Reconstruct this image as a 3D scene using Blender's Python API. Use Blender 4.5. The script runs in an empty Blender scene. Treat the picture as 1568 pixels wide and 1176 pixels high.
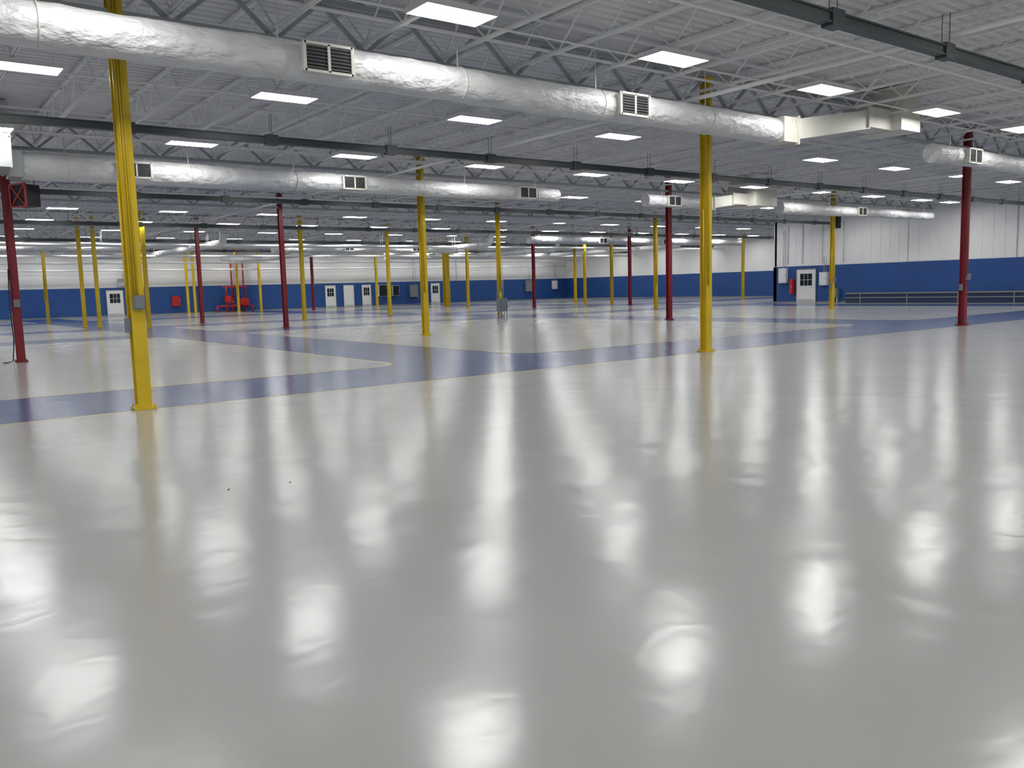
import bpy, math, random
import numpy as np
from mathutils import Vector, Matrix
random.seed(7)
scene = bpy.context.scene

# ------------------------------------------------------------------ materials
def mat(name, col, rough=0.5, metal=0.0, noise=0.0, nscale=3.0, bump=0.0, bscale=20.0, coat=0.0, spec=0.5, stretch=None, bdist=0.02, bdetail=3):
    m = bpy.data.materials.new(name); m.use_nodes = True
    nt = m.node_tree; b = nt.nodes['Principled BSDF']
    b.inputs['Base Color'].default_value = (*col, 1)
    b.inputs['Roughness'].default_value = rough
    b.inputs['Metallic'].default_value = metal
    b.inputs['Specular IOR Level'].default_value = spec
    b.inputs['Coat Weight'].default_value = coat
    tc = nt.nodes.new('ShaderNodeTexCoord')
    src = tc.outputs['Object']
    if stretch:
        mp = nt.nodes.new('ShaderNodeMapping'); mp.inputs['Scale'].default_value = stretch
        nt.links.new(src, mp.inputs['Vector']); src = mp.outputs['Vector']
    if noise > 0:
        n = nt.nodes.new('ShaderNodeTexNoise'); n.inputs['Scale'].default_value = nscale; n.inputs['Detail'].default_value = 4
        nt.links.new(src, n.inputs['Vector'])
        r = nt.nodes.new('ShaderNodeMapRange')
        r.inputs['From Min'].default_value = 0.3; r.inputs['From Max'].default_value = 0.7
        r.inputs['To Min'].default_value = 1 - noise; r.inputs['To Max'].default_value = 1 + noise
        nt.links.new(n.outputs['Fac'], r.inputs['Value'])
        mx = nt.nodes.new('ShaderNodeVectorMath'); mx.operation = 'SCALE'
        mx.inputs[0].default_value = col
        nt.links.new(r.outputs[0], mx.inputs['Scale'])
        nt.links.new(mx.outputs[0], b.inputs['Base Color'])
    if bump > 0:
        n2 = nt.nodes.new('ShaderNodeTexNoise'); n2.inputs['Scale'].default_value = bscale; n2.inputs['Detail'].default_value = bdetail
        nt.links.new(src, n2.inputs['Vector'])
        bp = nt.nodes.new('ShaderNodeBump'); bp.inputs['Strength'].default_value = bump; bp.inputs['Distance'].default_value = bdist
        nt.links.new(n2.outputs['Fac'], bp.inputs['Height'])
        nt.links.new(bp.outputs['Normal'], b.inputs['Normal'])
    return m

def floor_mat(name, col):
    """poured epoxy: glossy, slightly wavy (world-scale undulation + trowel ripples)"""
    m = bpy.data.materials.new(name); m.use_nodes = True
    nt = m.node_tree; b = nt.nodes['Principled BSDF']
    b.inputs['Base Color'].default_value = (*col, 1)
    b.inputs['Roughness'].default_value = 0.185
    b.inputs['Specular IOR Level'].default_value = 0.8
    geo = nt.nodes.new('ShaderNodeNewGeometry')
    n = nt.nodes.new('ShaderNodeTexNoise'); n.inputs['Scale'].default_value = 0.35; n.inputs['Detail'].default_value = 3
    nt.links.new(geo.outputs['Position'], n.inputs['Vector'])
    r = nt.nodes.new('ShaderNodeMapRange'); r.inputs['From Min'].default_value = 0.3; r.inputs['From Max'].default_value = 0.7
    r.inputs['To Min'].default_value = 0.95; r.inputs['To Max'].default_value = 1.04
    nt.links.new(n.outputs['Fac'], r.inputs['Value'])
    mx = nt.nodes.new('ShaderNodeVectorMath'); mx.operation = 'SCALE'; mx.inputs[0].default_value = col
    nt.links.new(r.outputs[0], mx.inputs['Scale']); nt.links.new(mx.outputs[0], b.inputs['Base Color'])
    # waves
    a = nt.nodes.new('ShaderNodeTexNoise'); a.inputs['Scale'].default_value = 1.1; a.inputs['Detail'].default_value = 1.0; a.inputs['Distortion'].default_value = 0.5
    c = nt.nodes.new('ShaderNodeTexNoise'); c.inputs['Scale'].default_value = 4.5; c.inputs['Detail'].default_value = 1.5; c.inputs['Distortion'].default_value = 0.5
    nt.links.new(geo.outputs['Position'], a.inputs['Vector']); nt.links.new(geo.outputs['Position'], c.inputs['Vector'])
    b1 = nt.nodes.new('ShaderNodeBump'); b1.inputs['Strength'].default_value = 1; b1.inputs['Distance'].default_value = 0.010
    b2 = nt.nodes.new('ShaderNodeBump'); b2.inputs['Strength'].default_value = 1; b2.inputs['Distance'].default_value = 0.0018
    nt.links.new(a.outputs['Fac'], b1.inputs['Height']); nt.links.new(c.outputs['Fac'], b2.inputs['Height'])
    nt.links.new(b1.outputs['Normal'], b2.inputs['Normal']); nt.links.new(b2.outputs['Normal'], b.inputs['Normal'])
    return m

def emis(name, col, s):
    m = bpy.data.materials.new(name); m.use_nodes = True
    nt = m.node_tree; b = nt.nodes['Principled BSDF']
    b.inputs['Base Color'].default_value = (0.9, 0.9, 0.9, 1)
    b.inputs['Emission Color'].default_value = (*col, 1); b.inputs['Emission Strength'].default_value = s
    return m

M_floor = floor_mat('epoxy_light_grey', (0.42, 0.422, 0.412))
M_blue_floor = floor_mat('epoxy_blue', (0.022, 0.065, 0.22))
M_yel_floor = floor_mat('epoxy_yellow_line', (0.66, 0.62, 0.30))
M_yellow = mat('yellow_paint', (0.72, 0.51, 0.020), 0.33, noise=0.08, nscale=2.0, bump=0.15, bscale=15)
M_red = mat('red_paint', (0.25, 0.018, 0.028), 0.35, noise=0.08, nscale=2.0, bump=0.15, bscale=15)
M_white = mat('white_joist_paint', (0.86, 0.865, 0.87), 0.5)
M_girder = mat('grey_girder_paint', (0.42, 0.44, 0.46), 0.5)
M_deck = mat('white_deck_paint', (0.75, 0.755, 0.765), 0.6, noise=0.08, nscale=0.8)
M_duct = mat('foil_duct_jacket', (0.76, 0.77, 0.77), 0.48, 0.15, noise=0.09, nscale=4, bump=1.0, bscale=6, stretch=(0.6, 1, 1), bdist=0.08, bdetail=4)
M_rect = mat('beige_sheet_metal', (0.70, 0.69, 0.62), 0.45, 0.1, noise=0.04)
M_dark = mat('bus_duct_dark', (0.045, 0.055, 0.06), 0.45)
M_black = mat('black_parts_and_grille_shade', (0.015, 0.015, 0.017), 0.6)  # black boxes, cable and debris; also shade painted in behind grille louvers
M_lampbody = mat('lamp_housing_white', (0.8, 0.8, 0.8), 0.5)
M_emit = emis('led_diffuser', (1.0, 0.99, 0.97), 26.0)
M_wblue = mat('wall_blue_paint', (0.016, 0.075, 0.27), 0.4, noise=0.05, nscale=0.7, bump=0.05)
M_wwhite = mat('wall_white_paint', (0.87, 0.87, 0.86), 0.5, noise=0.03, nscale=0.5)
M_door = mat('door_white', (0.8, 0.81, 0.81), 0.4)
M_greybox = mat('electrical_grey', (0.22, 0.24, 0.25), 0.45)
M_steel = mat('galvanised_steel', (0.55, 0.57, 0.58), 0.4, 0.4)
M_fire = mat('fire_red', (0.5, 0.02, 0.02), 0.35)
M_glass = mat('dark_glass', (0.02, 0.025, 0.03), 0.1)
M_navy = mat('navy_cladding', (0.012, 0.03, 0.09), 0.45)

# ------------------------------------------------------------------ mesh builder
class MB:
    def __init__(s): s.v=[]; s.f=[]; s.m=[]; s.sm=[]
    def box(s, lo, hi, m=0):
        x0,y0,z0=lo; x1,y1,z1=hi; n=len(s.v)
        s.v += [(x0,y0,z0),(x1,y0,z0),(x1,y1,z0),(x0,y1,z0),(x0,y0,z1),(x1,y0,z1),(x1,y1,z1),(x0,y1,z1)]
        s.f += [(n,n+3,n+2,n+1),(n+4,n+5,n+6,n+7),(n,n+1,n+5,n+4),(n+1,n+2,n+6,n+5),(n+2,n+3,n+7,n+6),(n+3,n,n+4,n+7)]
        s.m += [m]*6; s.sm += [False]*6
    def beam(s, p, q, w, h, m=0):
        p=Vector(p); q=Vector(q); d=(q-p).normalized()
        up = Vector((0,0,1)) if abs(d.z)<0.95 else Vector((1,0,0))
        a=d.cross(up).normalized()*w/2; b=a.cross(d).normalized()*h/2; n=len(s.v)
        for o in (p,q): s.v += [tuple(o-a-b),tuple(o+a-b),tuple(o+a+b),tuple(o-a+b)]
        s.f += [(n,n+1,n+2,n+3),(n+7,n+6,n+5,n+4),(n,n+4,n+5,n+1),(n+1,n+5,n+6,n+2),(n+2,n+6,n+7,n+3),(n+3,n+7,n+4,n)]
        s.m += [m]*6; s.sm += [False]*6
    def tube(s, pts, rad, n=12, m=0, caps=True):
        pts=[Vector(p) for p in pts]; k=len(pts)
        if not hasattr(rad,'__len__'): rad=[rad]*k
        base=len(s.v); ref=None
        for i,p in enumerate(pts):
            d=(pts[min(i+1,k-1)]-pts[max(i-1,0)]).normalized()
            if ref is None: ref = Vector((0,0,1)) if abs(d.z)<0.9 else Vector((1,0,0))
            a=(ref-d*ref.dot(d)).normalized(); b=d.cross(a); ref=a
            for j in range(n):
                t=2*math.pi*j/n; s.v.append(tuple(p+(a*math.cos(t)+b*math.sin(t))*rad[i]))
        for i in range(k-1):
            for j in range(n):
                A=base+i*n+j; B=base+i*n+(j+1)%n
                s.f.append((A,B,B+n,A+n)); s.m.append(m); s.sm.append(True)
        if caps:
            s.f.append(tuple(base+j for j in range(n))[::-1]); s.m.append(m); s.sm.append(False)
            s.f.append(tuple(base+(k-1)*n+j for j in range(n))); s.m.append(m); s.sm.append(False)
    def mesh(s, name, mats):
        me=bpy.data.meshes.new(name); me.from_pydata(s.v,[],s.f)
        for mm in mats: me.materials.append(mm)
        me.polygons.foreach_set('material_index', s.m); me.polygons.foreach_set('use_smooth', s.sm)
        me.update(); return me
    def obj(s, name, mats, loc=(0,0,0), parent=None, rz=0):
        o=bpy.data.objects.new(name, s.mesh(name,mats)); o.location=loc; o.rotation_euler[2]=rz
        scene.collection.objects.link(o)
        if parent: o.parent=parent
        return o
def inst(name, me, loc, parent=None, rz=0):
    o=bpy.data.objects.new(name, me); o.location=loc; o.rotation_euler[2]=rz
    scene.collection.objects.link(o)
    if parent: o.parent=parent
    return o

X0,X1,XE=-24.0,50.0,68.0     # west wall, east wall, far-east wall
Y0,YC,Y1=-16.0,36.2,79.0     # south wall, corner, north wall
ZD=6.28

# ------------------------------------------------------------------ floor
b=MB(); b.box((X0,Y0,-0.2),(XE,Y1,0)); b.obj('floor',[M_floor])
def rrect(x0,y0,x1,y1,r,z,n=8):
    out=[]
    for cx,cy,a0 in ((x1-r,y0+r,-90),(x1-r,y1-r,0),(x0+r,y1-r,90),(x0+r,y0+r,180)):
        for i in range(n+1):
            a=math.radians(a0+90*i/n); out.append((cx+r*math.cos(a),cy+r*math.sin(a),z))
    return out
YF=12.75
aisY=[(YF,15.85),(35.0,38.0),(45.6,48.4),(62.5,65.5)]
aisX=[(-22,-19),(9.1,12.3),(26.9,30.0),(44.5,47.5)]
b=MB()
def poly(pts,m):
    n=len(b.v); b.v+=pts; b.f.append(tuple(range(n,n+len(pts)))); b.m.append(m); b.sm.append(False)
poly([(X0,YF-.09,0.001),(XE,YF-.09,0.001),(XE,Y1,0.001),(X0,Y1,0.001)],1)
poly([(X0,YF,0.002),(XE,YF,0.002),(XE,Y1,0.002),(X0,Y1,0.002)],0)
ys=[(aisY[i][1],aisY[i+1][0]) for i in range(3)]+[(aisY[3][1],Y1+0.5)]
xs=[(X0-4,aisX[0][0])]+[(aisX[i][1],aisX[i+1][0]) for i in range(3)]+[(aisX[3][1],XE+1)]
for (ya,yb) in ys:
    for (xa,xb) in xs:
        xa2,xb2,yb2=max(xa,X0),min(xb,XE),min(yb,Y1)
        poly(rrect(xa2,ya,xb2,yb2,0.9,0.003),1)
        poly(rrect(xa2+.09,ya+.09,xb2-.09,yb2-.09,0.82,0.004),2)
b.obj('floor_aisle_marking',[M_blue_floor,M_yel_floor,M_floor])

# ------------------------------------------------------------------ walls
ZB=2.45
def wall(name, p, q, nrm, ztop=ZD+0.1, ribs=True):
    p=Vector((*p,0)); q=Vector((*q,0)); n=Vector((*nrm,0)); t=0.25
    b=MB(); L=(q-p).length; d=(q-p)/L
    def slab(a0,a1,o0,o1,z0,z1,m):
        P=p+d*a0+n*o0; Q=p+d*a1+n*o1
        b.box((min(P.x,Q.x),min(P.y,Q.y),z0),(max(P.x,Q.x),max(P.y,Q.y),z1),m)
    slab(0,L,-t,0,0,ZB,0); slab(0,L,-t,-0.02,ZB,ztop,1)
    if ribs:
        k=int(L/0.6)
        for i in range(k): slab(i*0.6+.05,i*0.6+.5,-0.02,0.0,ZB+.02,ztop,1)
        k=int(L/6.1)
        for i in range(1,k): slab(i*6.1-.01,i*6.1+.01,0.0,0.012,ZB,ztop,2)
    slab(0,L,0,0.03,0,0.1,2)
    return b.obj(name,[M_wblue,M_wwhite,M_greybox])
wall('wall_north',(X0,Y1),(XE,Y1),(0,-1),ribs=False)
wall('wall_east',(X1,Y0),(X1,YC),(-1,0))
wall('wall_east_return',(X1,YC),(XE,YC),(0,1),ribs=False)
wall('wall_far_east',(XE,YC),(XE,Y1),(-1,0),ribs=False)
wall('wall_west',(X0,Y0),(X0,Y1),(1,0))
wall('wall_south',(X0,Y0),(X1,Y0),(0,1))

# ------------------------------------------------------------------ ceiling deck with ribs running along x
b=MB()
prof=[]; y=Y0; pitch=0.25
while y<Y1:
    prof += [(y,ZD),(y+0.15,ZD),(y+0.17,ZD+0.05),(y+0.23,ZD+0.05)]; y+=pitch
n=len(prof)
for x in (X0,XE):
    b.v += [(x,py,pz) for py,pz in prof]
for i in range(n-1):
    b.f.append((i,n+i,n+i+1,i+1)); b.m.append(0); b.sm.append(False)
b.box((X0,Y0,ZD+0.08),(XE,Y1,ZD+0.2))
b.obj('ceiling',[M_deck])

# ------------------------------------------------------------------ joists (along y) and girders (along x)
GY=[12.89+12.36*j for j in range(-2,6)]
GY=[g for g in GY if Y0+1<g<Y1-1]
b=MB()
x=3.03-12.26*2-0.77
zb,zt=5.62,6.22
P=0.62
while x<XE-0.3:
    if x>X0+0.3:
        ya,yb=(Y0+.05 if x<X1 else YC+.05),Y1-.05
        b.box((x-.035,ya,zt-.03),(x+.035,yb,zt+.03))
        b.box((x-.038,ya+.3,zb-.02),(x-.008,yb-.3,zb+.028)); b.box((x+.008,ya+.3,zb-.02),(x+.038,yb-.3,zb+.028))
        y=ya+.3; up=False
        while y+P<yb:
            z0,z1=(zt-.03,zb) if up else (zb,zt-.03)
            b.beam((x,y,z0),(x,y+P,z1),.025,.025); up=not up; y+=P
    x+=12.26/8
y=Y0+3.1
while y<Y1:
    xe=X1 if y<YC else XE
    if min(abs(y-g) for g in GY)>1: 
        b.beam((X0+.1,y,zb+.05),(xe-.1,y,zb+.05),.04,.04); b.beam((X0+.1,y,zt-.07),(xe-.1,y,zt-.07),.04,.04)
    y+=3.09
b.obj('roof_joists',[M_white])
b=MB()
for g in GY:
    xe=(X1 if g<YC else XE)-.1
    for dy in (-.05,.05):
        b.box((X0+.1,g+dy-.035,5.42),(xe,g+dy+.035,5.50)); b.box((X0+.1,g+dy-.035,6.10),(xe,g+dy+.035,6.18))
    st=12.26/8
    x=3.03-12.26*2-0.77-st
    while x+st<xe:
        if x>X0:
            b.beam((x,g,5.46),(x+st/2,g,6.12),.06,.06); b.beam((x+st/2,g,6.12),(x+st,g,5.46),.06,.06)
        x+=st
b.obj('joist_girders',[M_girder])

# ------------------------------------------------------------------ columns
def column_mesh(name, m, s=0.19, conduit=0, box=False, H=6.05):
    b=MB(); t=.014
    b.box((-s/2,-s/2,0.02),(s/2,-s/2+t,H)); b.box((-s/2,s/2-t,0.02),(s/2,s/2,H)); b.box((-t/2,-s/2+t,0.02),(t/2,s/2-t,H))
    b.box((-s/2-.05,-s/2-.05,0.0),(s/2+.05,s/2+.05,0.026))
    for i in (-1,1):
        for j in (-1,1): b.tube([(i*(s/2+.025),j*(s/2+.025),.026),(i*(s/2+.025),j*(s/2+.025),.075)],.013,8)
    b.box((-s/2-.02,-s/2-.04,H),(s/2+.02,s/2+.04,H+.03))
    if conduit:
        for k in range(conduit):
            xx=-s/2+.03+.035*k
            b.tube([(xx,-s/2-.02,1.5),(xx,-s/2-.02,H)],.013,8)
        if conduit>1: b.tube([(-s/2-.03,-.04,1.3),(-s/2-.03,-.04,3.2)],.016,8)
    if box:
        b.box((-.07,-s/2-.09,1.42),(.07,-s/2,1.62),1)
        b.box((-.055,-s/2-.1,1.44),(.055,-s/2-.09,1.6),1)
        b.box((-s/2-.07,-.05,1.1),(-s/2,.05,1.3),1)
    return b.mesh(name,[m,M_greybox])
cm={('y',0):column_mesh('col_y',M_yellow),('r',0):column_mesh('col_r',M_red),
    ('y',1):column_mesh('col_yc',M_yellow,conduit=3,box=True),('r',1):column_mesh('col_rc',M_red,conduit=1,box=True),
    ('y',2):column_mesh('col_y2',M_yellow,conduit=2),('y',3):column_mesh('col_yfat',M_yellow,s=.45)}
def GX(i): return 3.03+12.26*i
def GYf(j): return 12.89+12.36*j
cols=[]
cdef={(0,0):('y',1),(1,0):('y',2),(2,0):('r',1),(0,1):('r',1),(1,1):('y',2),(2,1):('r',0),(3,1):('y',1),(1,2):('r',0),(2,2):('y',1),(3,2):('y',2),(1,3):('r',0),(2,3):('y',0),(3,3):('r',0),
 (0,2):('y',0),(0,3):('y',0),(3,0):('y',0),(-1,0):('r',0),(-1,1):('y',0),(-1,2):('r',0),(-1,3):('y',0),(-1,4):('r',0),(0,4):('y',0),(1,-1):('r',0),(2,-1):('y',0),(3,-1):('r',0),(3,5):('y',0)}
for (i,j),c in cdef.items(): cols.append((GX(i),GYf(j),c))
for x,y,c in [(9.9,66.9,('y',2)),(9.6,52.6,('y',0)),(10.2,51.8,('y',0)),(11.8,47.7,('y',0)),(22.6,77.6,('y',0)),(23.2,77.6,('y',0)),(26.6,76.2,('y',2)),(29.2,77.6,('y',0)),(20.3,47.1,('y',0)),(31.9,71.9,('r',0)),(42.1,65.6,('y',3)),(38.2,56.4,('y',0)),(50.8,57.8,('y',0)),(49.0,54.5,('y',0)),(48.9,51.1,('y',0)),(45.8,45.9,('r',0)),(60.6,47.0,('y',0))]:
    cols.append((x,y,c))
for x,y,c in cols:
    inst('steel_column',cm[c],(x,y,0.004 if y>12.7 else 0))

# ------------------------------------------------------------------ lamps
b=MB()
b.box((-.61,-.305,.012),(.61,.305,.085),0)
for s_ in (-1,1):
    b.box((-.61,s_*.295-.01,0),(.61,s_*.295+.01,.012),0); b.box((s_*.60-.01,-.305,0),(s_*.60+.01,.305,.012),0)
n=len(b.v); b.v+=[(-.59,-.285,.008),(.59,-.285,.008),(.59,.285,.008),(-.59,.285,.008)]; b.f.append((n,n+3,n+2,n+1)); b.m.append(1); b.sm.append(False)
for s_ in (-.5,.5): b.tube([(s_,0,.085),(s_,0,.70)],.006,6,0)
lm=b.mesh('led_panel',[M_lampbody,M_emit])
for k in range(-6,13):
    for m in range(-4,11):
        if (k,m) in ((3,1),): continue
        x=7.06+4.65*k; y=10.59+6.18*m
        if not (X0+1<x<XE-1 and Y0+1<y<Y1-1): continue
        if x>X1+1 and y<YC+1: continue
        if x>X1-2 and y<YC+1: x=X1-2.8
        inst('added_wall_fill_panel',lm,(x,y,5.50))
for k in range(-3,13):
    inst('added_wall_fill_panel',lm,(7.06+4.65*k,76.4,5.50))
for m in range(5,11):
    inst('added_wall_fill_panel',lm,(65.7,10.59+6.18*m-3.0,5.50),rz=math.pi/2)  # unseen panels added to brighten the dim far-east wall
# lamp feed conduits + sprinkler lines (thin white pipes)
b=MB()
for m in range(-4,11):
    y=10.59+6.18*m; xe=(X1 if y<YC else XE)-.4
    b.tube([(X0+.4,y+.36,5.57),(xe,y+.36,5.57)],.02,6)
b.obj('lighting_conduit',[M_white])
b=MB()
for m in range(-3,11):
    y=8.1+6.18*m
    if y>Y1-1: continue
    xe=(X1 if y<YC+.5 else XE)-.4
    b.tube([(X0+.4,y,5.36),(xe,y,5.36)],.028,8)
    x=X0+2
    while x<xe:
        b.tube([(x,y,5.36),(x,y,5.26)],.012,6); b.tube([(x,y,5.26),(x,y,5.245)],.03,8)
        b.tube([(x+.4,y,5.38),(x+.4,y,5.6)],.006,5)
        x+=3.05
for x in (-10.,13.9,33.0):
    b.tube([(x,Y0+.4,5.33),(x,Y1-.4,5.33)],.045,8)
b.obj('sprinkler_pipes',[M_white])

# ------------------------------------------------------------------ round ducts
ZDU=4.9
def duct(name,x0,x1,y,r0,r1=None,grilles=()):
    r1=r1 or r0
    root=bpy.data.objects.new(name,None); scene.collection.objects.link(root); root.location=(x0,y,ZDU)
    b=MB(); L=x1-x0; st=.1; k=int(L/st); pts=[];rad=[]
    for i in range(k+1):
        xx=L*i/k
        r=r0+(r1-r0)*xx/L
        r*=1+.016*math.sin(xx*5+y)+.012*math.sin(xx*13+1)+.01*math.sin(xx*1.3+2)
        if (xx%1.22)<.1: r+=.005
        pts.append((xx,0,.012*math.sin(xx*.9))); rad.append(r)
    b.tube(pts,rad,32)
    b.obj('duct_jacket',[M_duct],parent=root)
    b=MB(); xx=1.0
    while xx<L:
        rr=r0+(r1-r0)*xx/L
        b.box((xx-.012,-.004,rr),(xx+.012,.004,6.2-ZDU))
        b.tube([(xx-.012,0,0),(xx+.012,0,0)],rr*1.035,32,caps=True)
        xx+=3.05
    b.obj('hanger_straps',[M_rect],parent=root)
    for g in grilles:
        gx=g-x0; rr=r0+(r1-r0)*gx/L
        b=MB(); w,hh=.37,.19
        yo=-rr-.08
        b.box((gx-w,yo,-hh),(gx+w,-rr*.55,hh),0)
        b.box((gx-w+.03,yo-.006,-hh+.03),(gx+w-.03,yo+.0,hh-.03),1)
        for s_ in (-1,1):
            b.box((gx+s_*w-.025,yo-.03,-hh-.015),(gx+s_*w+.025,yo,hh+.015),0); b.box((gx-w,yo-.03,s_*hh-.018),(gx+w,yo,s_*hh+.018),0)
        b.box((gx-.02,yo-.03,-hh),(gx+.02,yo,hh),0)
        for q in range(7):
            z=-hh+.045+q*(2*hh-.09)/6
            b.beam((gx-w+.03,yo-.015,z),(gx+w-.03,yo-.015,z),.022,.006,2)
        b.obj('supply_grille',[M_rect,M_black,M_greybox],parent=root)
    return root
D1,D2=11.9,24.35
duct('round_air_duct',X0+.5,16.4,D1,.28,.275,grilles=(5.55,11.7,-3,-11))
duct('round_air_duct',23.4,46.0,D1,.25,.2,grilles=(25.2,31,38))
duct('round_air_duct',3.3,20.6,D2,.34,.22,grilles=(5.9,12.2,19.0))
duct('round_air_duct',25.2,28.6,D2,.24,grilles=(26.6,))
duct('round_air_duct',34.0,48.0,D2,.27,.2,grilles=(40.5,))
duct('round_air_duct',X0+.5,-.6,D2,.30,.3,grilles=(-5,-12))
duct('round_air_duct',24.0,41.0,60.8,.36,.30,grilles=(30,36))
duct('round_air_duct',2.0,14.0,60.8,.30,.30)
duct('round_air_duct',40.0,60.0,73.0,.36,.36,grilles=(45,52))
duct('round_air_duct',38.0,62.0,48.2,.27,.25,grilles=(45,52))

def rect_unit(name,px,py,y0,y1,zbox,xd,zd,zr,xside):
    """drop box from roof, joined by sloping rectangular duct to round duct end at xd"""
    b=MB()
    b.box((px,y0,zbox),(py,y1,6.24))
    b.box((px-.012,y0-.012,zbox+.45),(py+.012,y1+.012,zbox+.48))
    yc=(y0+y1)/2
    xe = px if xside<0 else py
    yd=D1 if abs(yc-D1)<3 else D2
    s=1 if xe>xd else -1
    b.beam((xd,yd,zd),(xd+s*.5,yd,zd),.56,.54)
    b.beam((xd+s*.45,yd,zd+.02),(xe-s*.9,yd,zr-.05),.6,.44)
    b.beam((xe-s*1.0,yd,zr),(xe+s*.1,yd,zr),.66,.48)
    for q in (.5,): b.beam((xd+s*q-.025,yd,zd),(xd+s*q+.025,yd,zd),.64,.62)
    b.beam((xe-s*1.02,yd,zr),(xe-s*.98,yd,zr),.70,.52)
    b.obj(name,[M_rect])
rect_unit('rooftop_unit_plenum',20.7,21.6,11.3,12.5,5.2,16.4,4.9,5.46,-1)
rect_unit('rooftop_unit_plenum',31.3,32.8,23.6,25.1,4.85,28.6,4.9,5.15,-1)
b=MB(); b.box((.2,23.3,4.72),(3.0,25.0,6.24)); b.beam((3.0,D2,4.9),(3.3,D2,4.9),.66,.62)
for x in (.2,1.6,2.96): b.box((x-.01,23.28,4.7),(x+.03,25.02,6.24))
b.box((.18,23.28,5.4),(3.01,25.02,5.43))
b.obj('rooftop_unit_plenum',[M_steel])  # greyer metal than the other plenums, shade of its south face put into colour

# exhaust pipework crossing the far end of the hall (along y, with elbows down / sideways)
def elbow(p0,axis0,axis1,r,n=7):
    """quarter bend starting at p0 heading axis0, ending heading axis1"""
    a0=Vector(axis0);a1=Vector(axis1);p=Vector(p0)
    return [tuple(p+a0*r*math.sin(t)+a1*r*(1-math.cos(t))) for t in [math.pi/2*i/n for i in range(n+1)]]
for nm,x,ya,yb,z,r,dirn in [('exhaust_duct',17.5,52.5,71.0,4.75,.22,(-1,0,0)),('exhaust_duct',36.0,50.5,59.2,4.7,.2,(1,0,0)),('exhaust_duct',47.2,56.5,70.5,4.7,.25,(1,0,0)),('exhaust_duct',55.5,50.0,66.5,4.7,.2,(1,0,0)),('exhaust_duct',28.4,62.5,74.0,4.7,.22,(-1,0,0))]:
    b=MB()
    start=elbow((x,ya,z),(0,-1,0),(0,0,1),.5)[::-1]
    end=elbow((x,yb,z),(0,1,0),dirn,.6)
    last=Vector(end[-1]); d=Vector(dirn)
    path=[(start[0][0],start[0][1],5.55)]+start+[(x,(ya+yb)/2,z)]+end+[tuple(last+d*3.0)]
    b.tube(path,r,16)
    yy=ya+1
    while yy<yb: b.tube([(x,yy-.03,z),(x,yy+.03,z)],r*1.06,16); yy+=3
    b.obj(nm,[M_duct])
b=MB()
for y,z,r in [(54.2,4.7,.06),(54.5,4.7,.045),(66.9,4.6,.07),(70.0,4.8,.06),(75.5,4.4,.07),(77.9,3.9,.08),(58.6,4.85,.05)]:
    b.tube([(2,y,z),(XE-1,y,z)],r,8)
    x=5
    while x<XE-1:
        b.tube([(x,y,z),(x,y,5.62)],.01,5); x+=6.13
b.obj('process_pipes',[M_white])

# ------------------------------------------------------------------ bus ducts
for y in (6.8,18.95,31.2,43.5,56.0,68.0,-5.4):
    b=MB(); xe=X1-.5 if y<YC else XE-.5
    b.box((X0+.3,y-.055,4.985),(xe,y+.055,5.10)); b.box((X0+.3,y-.08,5.10),(xe,y+.08,5.125)); b.box((X0+.3,y-.08,4.965),(xe,y+.08,4.99))
    x=X0+1.1
    while x<xe:
        b.box((x-.14,y-.09,4.93),(x+.14,y+.09,5.16)); 
        for s_ in (-.06,.06): b.tube([(x,y+s_,5.16),(x,y+s_,5.62)],.006,5)
        x+=3.05
    b.obj('bus_duct',[M_dark])

# ------------------------------------------------------------------ doors, cabinets and equipment
dn=[0]
def door(loc, rz, w=1.0, h=2.15, win=True):
    dn[0]+=1
    b=MB()
    b.box((-w/2-.06,-.03,.004),(-w/2,.0,h+.06),0); b.box((w/2,-.03,.004),(w/2+.06,0,h+.06),0); b.box((-w/2,-.03,h),(w/2,0,h+.06),0)
    b.box((-w/2,-.02,.01),(w/2,0,h),1)
    if win:
        b.box((-w*.32,-.028,h*.52),(w*.32,-.018,h*.88),2)
        for q in (-.1,.1): b.box((w*q-.012,-.034,h*.52),(w*q+.012,-.026,h*.88),1)
        b.box((-w*.32,-.034,h*.69),(w*.32,-.026,h*.70),1)
    b.box((-w*.44,-.03,.02),(w*.44,-.02,.25),3)
    b.tube([(w*.38,-.02,1.0),(w*.38,-.08,1.0),(w*.26,-.08,1.0)],.014,6,3)
    for z in (.25,1.1,1.9): b.tube([(-w/2,-.035,z-.05),(-w/2,-.035,z+.05)],.015,6,3)
    b.obj('door_%d'%dn[0],[M_greybox,M_door,M_glass,M_steel],loc,rz=rz)
WN=Y1-.035
for x,win,w in [(16.9,True,1.3),(36.9,True,1.1),(38.9,False,1.1),(40.9,True,1.0),(49.2,True,1.1)]:
    door((x,WN,0.004),0,w,2.2,win)
door((X1-.035,33.6,.004),-math.pi/2,1.4,2.2,True)

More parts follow.
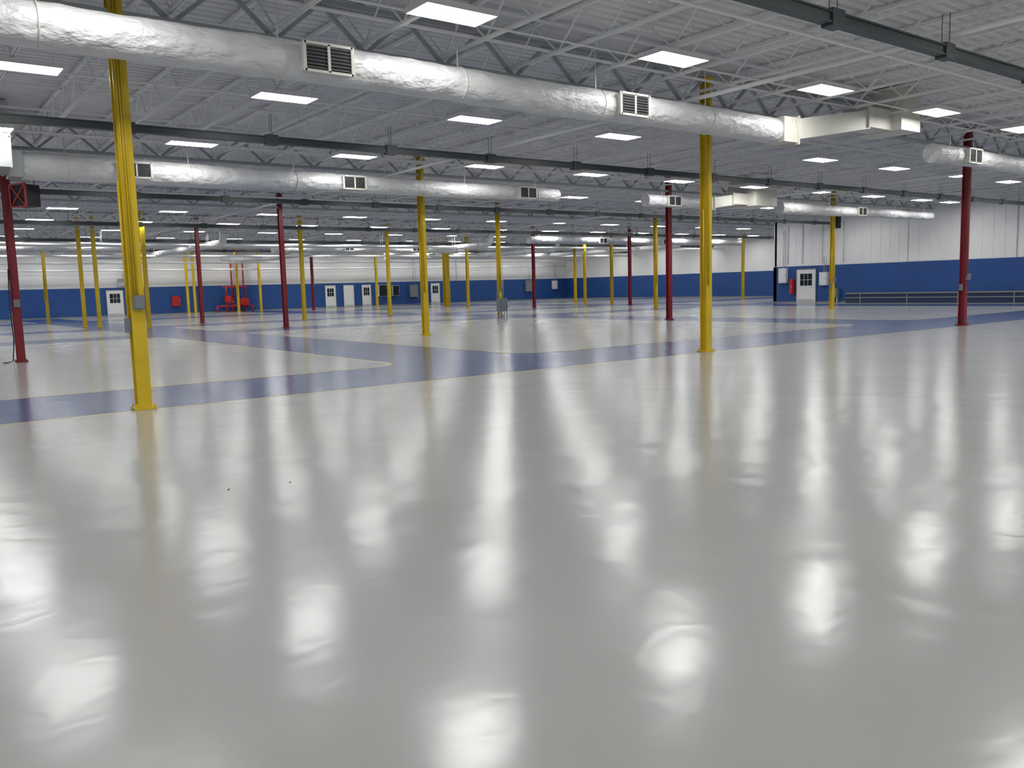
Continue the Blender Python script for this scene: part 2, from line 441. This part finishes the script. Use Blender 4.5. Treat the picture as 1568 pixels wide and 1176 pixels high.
def cabinet(name, loc, rz, w,h,d, m, feet=0.0, pipe=0.0, inset=None):
    b=MB()
    b.box((-w/2,-d,0),(w/2,0,h),0)
    b.box((-w/2+.03,-d-.02,.03),(w/2-.03,-d,h-.03),1 if inset else 0)
    b.box((w/2-.1,-d-.045,h*.45),(w/2-.06,-d-.02,h*.6),2)
    if pipe:
        b.tube([(0,-d/2,h),(0,-d/2,h+pipe)],.025,8,2)
        b.tube([(w*.3,-d/2,h),(w*.3,-d/2,h+pipe)],.018,8,2)
    if feet:
        for s_ in (-1,1): b.box((s_*w*.4-.03,-d*.8,-feet),(s_*w*.4+.03,-.02,0),2)
    return b.obj(name,[m,inset or m,M_steel],loc,rz=rz)
E=-math.pi/2
cabinet('electrical_panel',(X1-.035,35.3,1.35),E,.6,1.0,.25,M_door,pipe=2.5)
cabinet('fire_extinguisher_cabinet',(X1-.035,34.62,.6),E,.28,1.0,.22,M_fire)
cabinet('time_clock_cabinet',(X1-.035,32.2,1.15),E,.55,.85,.25,M_door,pipe=1.0)
cabinet('transformer_cabinet',(X1-.035,31.4,.35),E,.5,.6,.3,M_greybox,feet=.346,pipe=.0)
cabinet('electrical_panel',(42.9,WN,1.0),0,1.4,1.2,.3,M_door,inset=M_glass)
cabinet('electrical_panel',(44.2,WN,1.0),0,.8,1.1,.3,M_door,inset=M_glass)
cabinet('electrical_panel',(46.4,WN,.8),0,.9,1.3,.3,M_greybox,pipe=3)
cabinet('fire_alarm_cabinet',(21.9,WN,.7),0,.7,.9,.3,M_fire)
cabinet('electrical_panel',(66.0,WN,1.2),0,.7,1.0,.25,M_door,pipe=2)
cabinet('electrical_panel',(17.6,WN,2.6),0,.8,.6,.25,M_steel,pipe=1.0)
cabinet('electrical_panel',(X1+12,Y1-.035,1.0),0,.9,1.3,.3,M_greybox,pipe=2)
b=MB()
b.box((-.25,-.16,.3),(.25,.16,1.0),0); b.box((-.22,-.175,.33),(.22,-.16,.97),0); b.box((.3,-.1,.5),(.46,.1,.8),1)
for i in (-.22,.22):
    for j in (-.12,.12): b.box((i-.025,j-.025,0),(i+.025,j+.025,.3),1)
b.tube([(.1,0,1.0),(.1,0,3.0)],.025,8,1); b.box((.24,-.04,.6),(.32,.04,.68),1)
b.obj('disconnect_cabinet',[M_greybox,M_steel],(GX(2)-.15,GYf(2)-.40,.004))
b=MB(); b.box((-.1,-.27,-.27),(.3,.27,.27),0); 
for z in (-.3,.26): b.box((-.13,-.3,z),(-.09,.3,z+.04),1)
for y in (-.3,.26): b.box((-.13,y,-.3),(-.09,y+.04,.3),1)
b.beam((-.11,-.28,-.28),(-.11,.28,.28),.02,.03,1); b.beam((-.11,.28,-.28),(-.11,-.28,.28),.02,.03,1)
b.obj('unit_heater',[M_black,M_fire],(GX(0)+.3,GYf(1)-.42,4.22),rz=.5)
b=MB(); b.box((-.18,-.12,-.4),(.18,.12,.4),0); b.box((-.15,-.14,-.35),(.15,-.12,.35),0); b.tube([(0,0,.4),(0,0,.84)],.02,8,1); b.box((-.27,-.05,-.1),(-.18,.05,.1),1)
b.obj('bus_plug_box',[M_black,M_steel],(GX(3)+.35,GYf(1),4.55))
# fire risers
b=MB()
for i,x in enumerate((0,.55,1.1,1.65)):
    b.tube([(x,0,0),(x,0,1.3)],.09,12,0); b.tube([(x,0,1.3),(x,0,5.2 if i%2 else 2.4)],.07,12,0)
    b.tube([(x,0,.35),(x,0,.4)],.15,12,0); b.tube([(x,0,1.2),(x,0,1.26)],.15,12,0)
    b.tube([(x,0,.8),(x,-.35,.8)],.05,8,0)
    pts=[(x+.16*math.cos(a*math.pi/6),-.36,.8+.16*math.sin(a*math.pi/6)) for a in range(13)]
    b.tube(pts,.018,6,0,caps=False)
b.tube([(-.9,0,.55),(2.4,0,.55)],.08,12,0); b.tube([(-.3,0,2.3),(1.9,0,2.3)],.07,12,0)
b.tube([(2.4,0,0.0),(2.4,0,.55)],.08,10,0); b.tube([(-.9,0,0.0),(-.9,0,.55)],.08,10,0)
b.box((-.2,-.25,.9),(.35,.05,1.5),0); b.box((1.2,-.25,.6),(2.0,.05,1.2),0)
b.obj('fire_riser_pipes',[M_fire],(26.3,Y1-.6,.004))
# low ledge along east wall
b=MB()
b.box((-.30,0,0),(0,46,.56),1); b.box((-.36,0,.56),(0,46,.64),0); b.box((-.34,0,.30),(-.30,46,.36),0)
y=0
while y<=46: b.box((-.345,y-.03,0.0),(-.30,y+.03,.56),0); y+=3.0
b.obj('wall_ledge_bench',[M_greybox,M_navy],(X1-.035,-15.5,.004))
b=MB()
for y in (35.0,33.9,32.4,30.9): b.tube([(X1-.06,y,2.6),(X1-.06,y,5.2)],.02,6)
for x in (18.5,35.2,48.2,52): b.tube([(x,Y1-.08,2.3),(x,Y1-.08,6.1)],.03,6)
b.obj('wall_conduits',[M_steel])
b=MB()
for x,y,r in [(2.23,6.9,.008),(2.72,6.8,.007),(2.4,7.25,.004)]:
    pts=[(x-r,y,.003),(x,y+r*.3,.005),(x+r,y-r*.2,.003)]
    b.tube(pts,[r*.45,r*.6,r*.3],7)
b.obj('floor_debris',[M_black])
b=MB(); b.tube([(0,0,2.4),(-.05,-.04,1.4),(-.02,-.05,.6),(-.08,-.06,.05),(-.2,-.1,.02),(-.3,-.02,.02)],.014,8)
b.obj('hanging_cable',[M_black],(GX(0)-.12,GYf(1)-.1,.004))

# ------------------------------------------------------------------ camera
f,pi,ro,th=1298.4,0.114,0.0274,0.6439
R0=Vector((1,0,0));U0=Vector((0,math.sin(pi),math.cos(pi)));F=Vector((0,math.cos(pi),-math.sin(pi)))
R=R0*math.cos(ro)-U0*math.sin(ro);U=U0*math.cos(ro)+R0*math.sin(ro)
Mr=Matrix.Rotation(-th,3,'Z')
R,U,F=Mr@R,Mr@U,Mr@F
cd=bpy.data.cameras.new('camera'); co=bpy.data.objects.new('camera',cd); scene.collection.objects.link(co)
cd.sensor_width=36; cd.sensor_fit='HORIZONTAL'; cd.lens=f/1568*36; cd.clip_end=300; cd.clip_start=.05
m=Matrix((R,U,-F)).transposed().to_4x4(); m.translation=Vector((0,0,1.6)); co.matrix_world=m
scene.camera=co
w=bpy.data.worlds.new('world'); scene.world=w; w.use_nodes=True
w.node_tree.nodes['Background'].inputs[0].default_value=(.5,.55,.6,1); w.node_tree.nodes['Background'].inputs[1].default_value=.3
scene.view_settings.view_transform='Standard'
